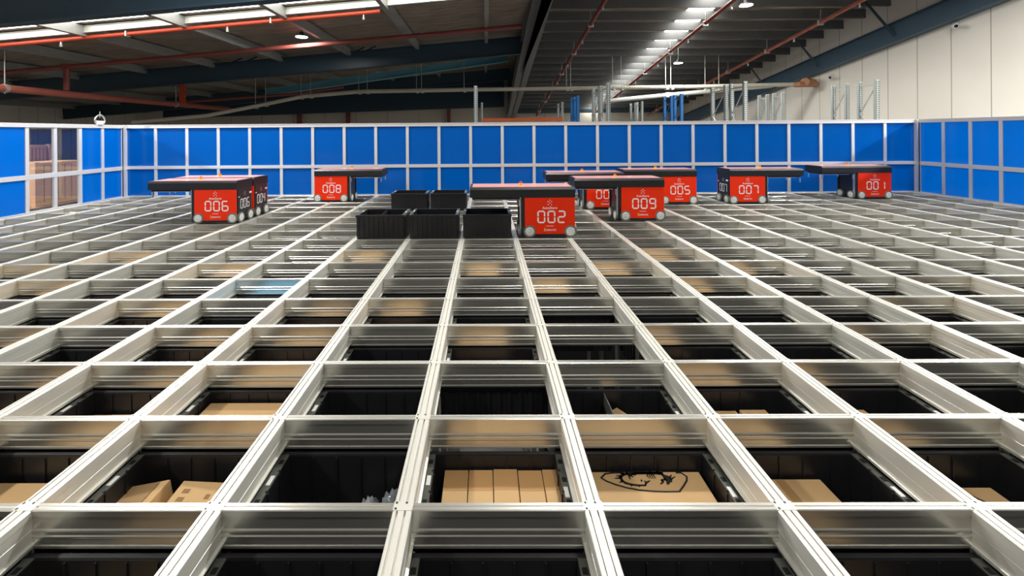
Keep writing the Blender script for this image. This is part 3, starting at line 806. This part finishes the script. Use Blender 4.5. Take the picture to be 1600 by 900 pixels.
def robot(num, x, y, s, label):
    """x = left edge of the red front panel, y = its plane; s=-1 cantilever to the left, +1 to the right"""
    o = empty('grid_robot', (x, y, 0), label, 'robot', 'red and black robots on the grid')
    Wd, Dp, zb, zt = .66, .425, .03, .53
    bx0, bx1 = (-.05, Wd) if s < 0 else (0, Wd + .05)
    b = MB(); b.box(bx0, bx1, .006, Dp - .006, zb, zt, 'robot_dark'); b.box(bx0 + .02, bx1 - .02, -.004, Dp, .012, .05, 'robot_black')
    # recessed side with wheel wells on both long sides
    b.build('body', o)
    for yy in (0, Dp):
        b = MB(); out = -1 if yy == 0 else 1
        b.cbox(0, Wd, yy - .006, yy + .006, .045, zt - .002, 'red', .004)
        p = b.build('front_panel' if yy == 0 else 'rear_panel', o)
        p['label'] = 'red panel'
        if yy == 0:
            pl = lambda u, v, k: (u, -.0062 - .0012 * k, v)
            t = MB(); seg_digits(t, num, Wd / 2 + .02, .19, .165, .105, .028, .019, pl, 'white_print')
            t.build('number', p)
            t = MB(); put_text(t, 'AutoStore', .046, Wd / 2, .376, pl, 'white_print')
            for (u, v) in ((0, .492), (-.024, .474), (.024, .474), (0, .456), (-.022, .434), (.022, .434)):
                t.poly([pl(Wd / 2 + u + a, v + c, 1) for a, c in ((-.007, -.006), (.007, -.006), (.004, .007), (-.004, .007))], [(0, 1, 2, 3)], 'white_print')
            t.poly([pl(Wd / 2 + a, .150 + c, 1) for a, c in ((-.05, 0), (.05, 0), (.05, .005), (-.05, .005))], [(0, 1, 2, 3)], 'white_print')
            put_text(t, 'DEMATIC', .034, Wd / 2 + .012, .088, pl, 'white_print')
            t.poly([pl(Wd / 2 + a, .082 + c, 1) for a, c in ((-.078, 0), (-.066, 0), (-.066, .045), (-.078, .045))], [(0, 1, 2, 3)], 'yellow_print')
            t.build('lettering', p)
    # plain long side with number, opposite the cantilever
    xs = Wd if s < 0 else 0
    sg = 1 if s < 0 else -1
    b = MB(); b.box(*sorted((xs, xs + sg * .006)), .03, Dp - .03, .06, zt, 'robot_dark'); p = b.build('side_panel', o)
    p['label'] = 'black panel'
    pl = lambda u, v, k: (xs + sg * (.0062 + .0012 * k), Dp / 2 + sg * u, v)
    t = MB(); seg_digits(t, num, 0, .21, .155, .070, .018, .012, pl, 'white_print'); t.build('number', p)
    t = MB()
    for (u, v) in ((0, .47), (-.02, .455), (.02, .455), (0, .438), (-.016, .42), (.016, .42)):
        t.poly([pl(u + a, v + c, 1) for a, c in ((-.005, -.005), (.005, -.005), (.004, .005), (-.004, .005))], [(0, 1, 2, 3)], 'hub')
    t.build('lettering', p)
    t = MB(); q = pl(.14, .45, 1); t.cbox(min(q[0], q[0] + sg * .012), max(q[0], q[0] + sg * .012), q[1] - .03, q[1] + .03, .425, .455, 'white_tag', .004)
    q = pl(-.16, .40, 1); t.box(*sorted((q[0], q[0] + sg * .002)), q[1] - .02, q[1] + .02, .395, .41, 'hub'); t.build('handle', p)
    # lid with cantilever
    lx0, lx1 = (-.725, Wd + .004) if s < 0 else (-.004, Wd + .725)
    zl0, zl1 = zt, zt + .132
    ch = .018
    prof = [(-.012, zl0), (Dp + .012, zl0), (Dp + .012, zl1 - ch * 1.6), (Dp - .012, zl1), (.012, zl1), (-.012, zl1 - ch * 1.6)]
    b = MB(); b.prof(prof, 'x', lx0, lx1, 'robot_black'); o2 = b.build('lid', o)
    b = MB(); b.box(lx0 + .035, lx1 - .035, .03, Dp - .03, zl1 - .002, zl1 + .004, 'lid_red_sheen'); p = b.build('top_cover', o2); p['label'] = 'red cover with a pale sheen in its colour'
    # beacon
    bxx = -.035 if s < 0 else Wd + .035
    b = MB(); b.tube((bxx, .2, zl1), (bxx, .2, zl1 + .035), .024, 'beacon', 14); b.tube((bxx, .2, zl1 + .035), (bxx, .2, zl1 + .055), .022, 'beacon_red', 14, .014); b.build('beacon', o)
    # lift frame under the cantilever
    ca, cb = (lx0 + .03, -.06) if s < 0 else (Wd + .06, lx1 - .03)
    b = MB(); b.box(ca, cb, .02, Dp - .02, zl0 - .03, zl0, 'robot_black'); b.box(ca + .05, cb - .05, .07, Dp - .07, zl0 - .045, zl0 - .03, 'steel'); b.build('lift_frame', o)
    for px_ in (ca + .01, cb - .01):
        for py_ in (.035, Dp - .035):
            b = MB(); b.cbox(px_ - .008, px_ + .008, py_ - .012, py_ + .012, zl0 - .125, zl0 - .028, 'steel', .003); b.build('guide_rod', o)
    # column at the open side
    xc = bx0 if s < 0 else bx1
    for yy in (.03, Dp - .03):
        b = MB(); b.box(xc - .012, xc + .012, yy - .02, yy + .02, .05, zt, 'steel' if yy < .1 else 'robot_black'); b.build('mast', o)
    # wheels: two on each of the four sides
    for wx in (.062, Wd - .062):
        wheel(o, (wx, -.004, .0825), (0, 1, 0), -.012); wheel(o, (wx, Dp + .004, .0825), (0, 1, 0), .012)
    for wy in (.085, Dp - .085):
        wheel(o, (bx1, wy, .0825), (1, 0, 0), .028); wheel(o, (bx0, wy, .0825), (1, 0, 0), -.028)
    return o


def xat(px, Y, py=330):
    d = IR @ Vector(((px - CX) / F_PX, (py - CY) / F_PX, 1)); return CAMP.x + d.x * (Y - CAMP.y) / d.y
for (num, px, row, s, lab) in (('002', 820, 8, -1, 'robot numbered 002, nearest one, beside the three black bins'),
                               ('006', 304, 10, -1, 'robot numbered 006 at the far left, bright red front'),
                               ('004', 0, 11, -1, 'robot numbered 004 tucked close behind the robot numbered 006'),
                               ('008', 492, 14, 1, 'robot numbered 008 with its lid reaching right, left of the black bins'),
                               ('009', 971, 10, -1, 'robot numbered 009 standing in front of two others right of 002'),
                               ('003', 917, 12, -1, 'robot half hidden behind 009, only the digits 00 showing'),
                               ('005', 1034, 13, -1, 'robot numbered 005 standing behind and right of 009'),
                               ('007', 1141, 13, 1, 'robot numbered 007 with its lid reaching right towards 001'),
                               ('001', 1341, 14, -1, 'robot numbered 001, farthest right of all')):
    Y = row * S + .05
    x = xat(px, Y) if px else xat(304, 10 * S + .05)
    robot(num, x, Y, s, lab)

# ---------------------------------------------------------------- racks behind the fence
def rack_frame(X, Ya, Yb, m, label, zt=3.1):
    o = empty('rack_frame', (X, Ya, FLOOR), label, 'rack', 'upright rack frames behind the fence')
    H = zt - FLOOR
    for y in (0, Yb - Ya):
        b = MB()
        b.box(-.065, .065, y - .04, y - .035, 0, H, m); b.box(-.065, -.06, y - .04, y + .05, 0, H, m); b.box(.06, .065, y - .04, y + .05, 0, H, m)
        z = H - .08
        while z > H - 2.2:
            for sx in (-.034, .034): b.box(sx - .013, sx + .013, y - .0415, y - .034, z - .022, z + .022, 'slot')
            z -= .075
        b.box(-.07, .07, y - .06, y + .06, 0, .01, m)
        b.build('upright', o)
    z = H - .18; k = 0; d = Yb - Ya
    b = MB(); b.beam((0, 0, z), (0, d, z), .03, .03, m); b.build('brace', o)
    while z > H - 3.2:
        b = MB(); a_, c_ = ((0, d) if k % 2 == 0 else (d, 0))
        b.beam((0, a_, z), (0, c_, z - .95), .03, .03, m); b.build('brace', o); z -= .95; k += 1
    return o
for (X, Ya, Yb, m, lab) in ((13.62, 12.48, 13.10, 'rack_grey', 'galvanised rack frame near the right wall, front one'),
                            (13.62, 13.62, 14.20, 'rack_grey', 'galvanised rack frame near the right wall, second one'),
                            (13.55, 16.75, 17.30, 'rack_grey', 'galvanised rack frame near the right wall, third one'),
                            (13.55, 17.75, 18.30, 'rack_grey', 'galvanised rack frame near the right wall, farthest one'),
                            (9.30, 12.68, 13.45, 'rack_grey', 'galvanised rack frame right of the blue ones, front one'),
                            (9.30, 13.80, 14.70, 'rack_grey', 'galvanised rack frame right of the blue ones, second one'),
                            (9.25, 17.15, 17.80, 'rack_blue', 'blue rack frame above the robot numbered 005, front one'),
                            (9.25, 18.15, 18.90, 'rack_blue', 'blue rack frame above the robot numbered 005, second one'),
                            (9.20, 21.70, 22.45, 'rack_grey', 'pale rack frame between the bright band and the blue frames'),
                            (9.20, 22.75, 23.50, 'rack_grey', 'pale rack frame farthest back, left of the blue frames'),
                            (4.62, 12.80, 13.70, 'rack_grey', 'tall galvanised rack frame above the robot numbered 003, front one'),
                            (4.62, 13.82, 14.70, 'rack_grey', 'tall galvanised rack frame above the robot numbered 003, second one'),
                            (4.70, 17.80, 18.50, 'rack_blue', 'blue rack frame left of the tall galvanised ones, front one'),
                            (4.70, 18.70, 19.20, 'rack_blue', 'blue rack frame left of the tall galvanised ones, second one'),
                            (4.70, 21.70, 23.00, 'rack_grey', 'thin grey rack frame at the right end of the orange beams'),
                            (-.02, 13.40, 14.05, 'rack_grey', 'single perforated rack frame at the left end of the orange beams'),
                            (.15, 21.70, 23.00, 'rack_grey', 'rack frame hidden behind the single perforated one')):
    rack_frame(X, Ya, Yb, m, lab)
for z, lab in ((2.12, 'upper orange rack beam above the far fence'), (1.88, 'lower orange rack beam above the far fence')):
    b = MB(); b.box(.2, 4.65, 21.58, 21.66, z - .08, z + .08, 'rack_orange'); b.box(.2, 4.65, 21.57, 21.59, z + .05, z + .08, 'rack_orange')
    for x in (.17, 4.62): b.box(x, x + .06, 21.56, 21.665, z - .12, z + .12, 'rack_orange')
    tag(b.build('rack_beam'), lab, 'beam')

# ---------------------------------------------------------------- store seen through the clear panels
sh = empty('pallet_rack', (-12.5, 9, FLOOR), 'pallet rack with crates seen through the clear fence panels', 'rack')
zs = -.42
def shp(b, n): o = b.build(n, sh); o.matrix_parent_inverse = Matrix.Translation((12.5, -9, -FLOOR)); return o
for (x, y) in ((-10.9, 7.1), (-14.9, 7.1), (-10.9, 10.1), (-14.9, 10.1)):
    b = MB(); b.box(x - .05, x + .05, y - .04, y + .04, FLOOR, 1.1, 'rack_grey')
    z = 1.0
    while z > -1.2:
        b.box(x - .03, x + .03, y - .045, y - .039, z - .02, z + .02, 'slot'); z -= .08
    shp(b, 'upright')
for y in (7.1, 10.1):
    b = MB(); b.box(-14.9, -10.9, y - .03, y + .03, zs - .12, zs, 'rack_blue'); shp(b, 'shelf_beam')
b = MB(); b.box(-14.9, -12.4, 10.06, 10.12, .98, 1.06, 'white_tag'); shp(b, 'shelf_beam')
b = MB(); b.box(-12.43, -12.37, 10.06, 10.12, zs, 1.1, 'rack_grey'); shp(b, 'upright')
b = MB(); b.box(-14.95, -10.85, 7.05, 10.15, zs, zs + .02, 'wood_red'); shp(b, 'deck')
def crate(x0, x1, y0, y1, z0, z1, label, m='wood'):
    o = empty('wooden_crate', ((x0 + x1) / 2, (y0 + y1) / 2, z0), label, 'crate'); hx, hy, h = (x1 - x0) / 2, (y1 - y0) / 2, z1 - z0
    b = MB(); n = 7; b.box(-hx + .03, hx - .03, -hy + .03, hy - .03, .01, h - .03, m)
    for i in range(n):
        xa = -hx + .04 + i * (2 * hx - .08) / n; b.box(xa, xa + (2 * hx - .08) / n - .02, -hy, -hy + .028, 0, h - .02, m); 
        ya = -hy + .04 + i * (2 * hy - .08) / n; b.box(hx - .028, hx, ya, ya + (2 * hy - .08) / n - .02, 0, h - .02, m)
    b.build('boards', o)
    b = MB()
    for sx in (-1, 1):
        for sy in (-1, 1): b.box(sx * hx - .05, sx * hx + .05, sy * hy - .05, sy * hy + .05, 0, h, m)
    for z in (h - .09, .02): b.box(-hx - .01, hx + .01, -hy - .015, hy + .015, z, z + .07, m)
    b.build('batten_frame', o)
    return o
crate(-13.4, -12.0, 7.6, 9.2, zs + .02, .55, 'pale wooden crate behind the left clear fence panel')
crate(-14.8, -13.5, 8.6, 9.9, zs + .02, .95, 'wooden crate with vertical boards behind the pale wooden crate')
crate(-12.0 + .1, -11.0, 8.7, 10.0, zs + .02, .72, 'wooden crate behind the right clear fence panel', 'wood')
crate(-13.4, -12.1, 9.3, 10.05, zs + .02, 1.15, 'tall dull brown crate at the back behind the clear panels', 'wood_red')

# security cameras on the right wall
def seccam(y, z, label):
    o = empty('security_camera', (WX, y, z), label, 'camera')
    b = MB(); b.tube((-.01, 0, .1), (-.1, 0, .1), .05, 'white_tag', 10); b.tube((-.1, 0, .1), (-.24, -.1, 0), .025, 'white_tag', 8); b.build('bracket', o)
    b = MB(); b.tube((-.18, 0, 0), (-.38, -.28, -.07), .075, 'white_tag', 14); b.tube((-.38, -.28, -.07), (-.385, -.287, -.0715), .055, 'slot', 14); b.build('housing', o)
seccam(13.9, 5.25, 'small white security camera high on the right wall, nearer one')
seccam(19.4, 4.1, 'small white security camera on the right wall, farther one')
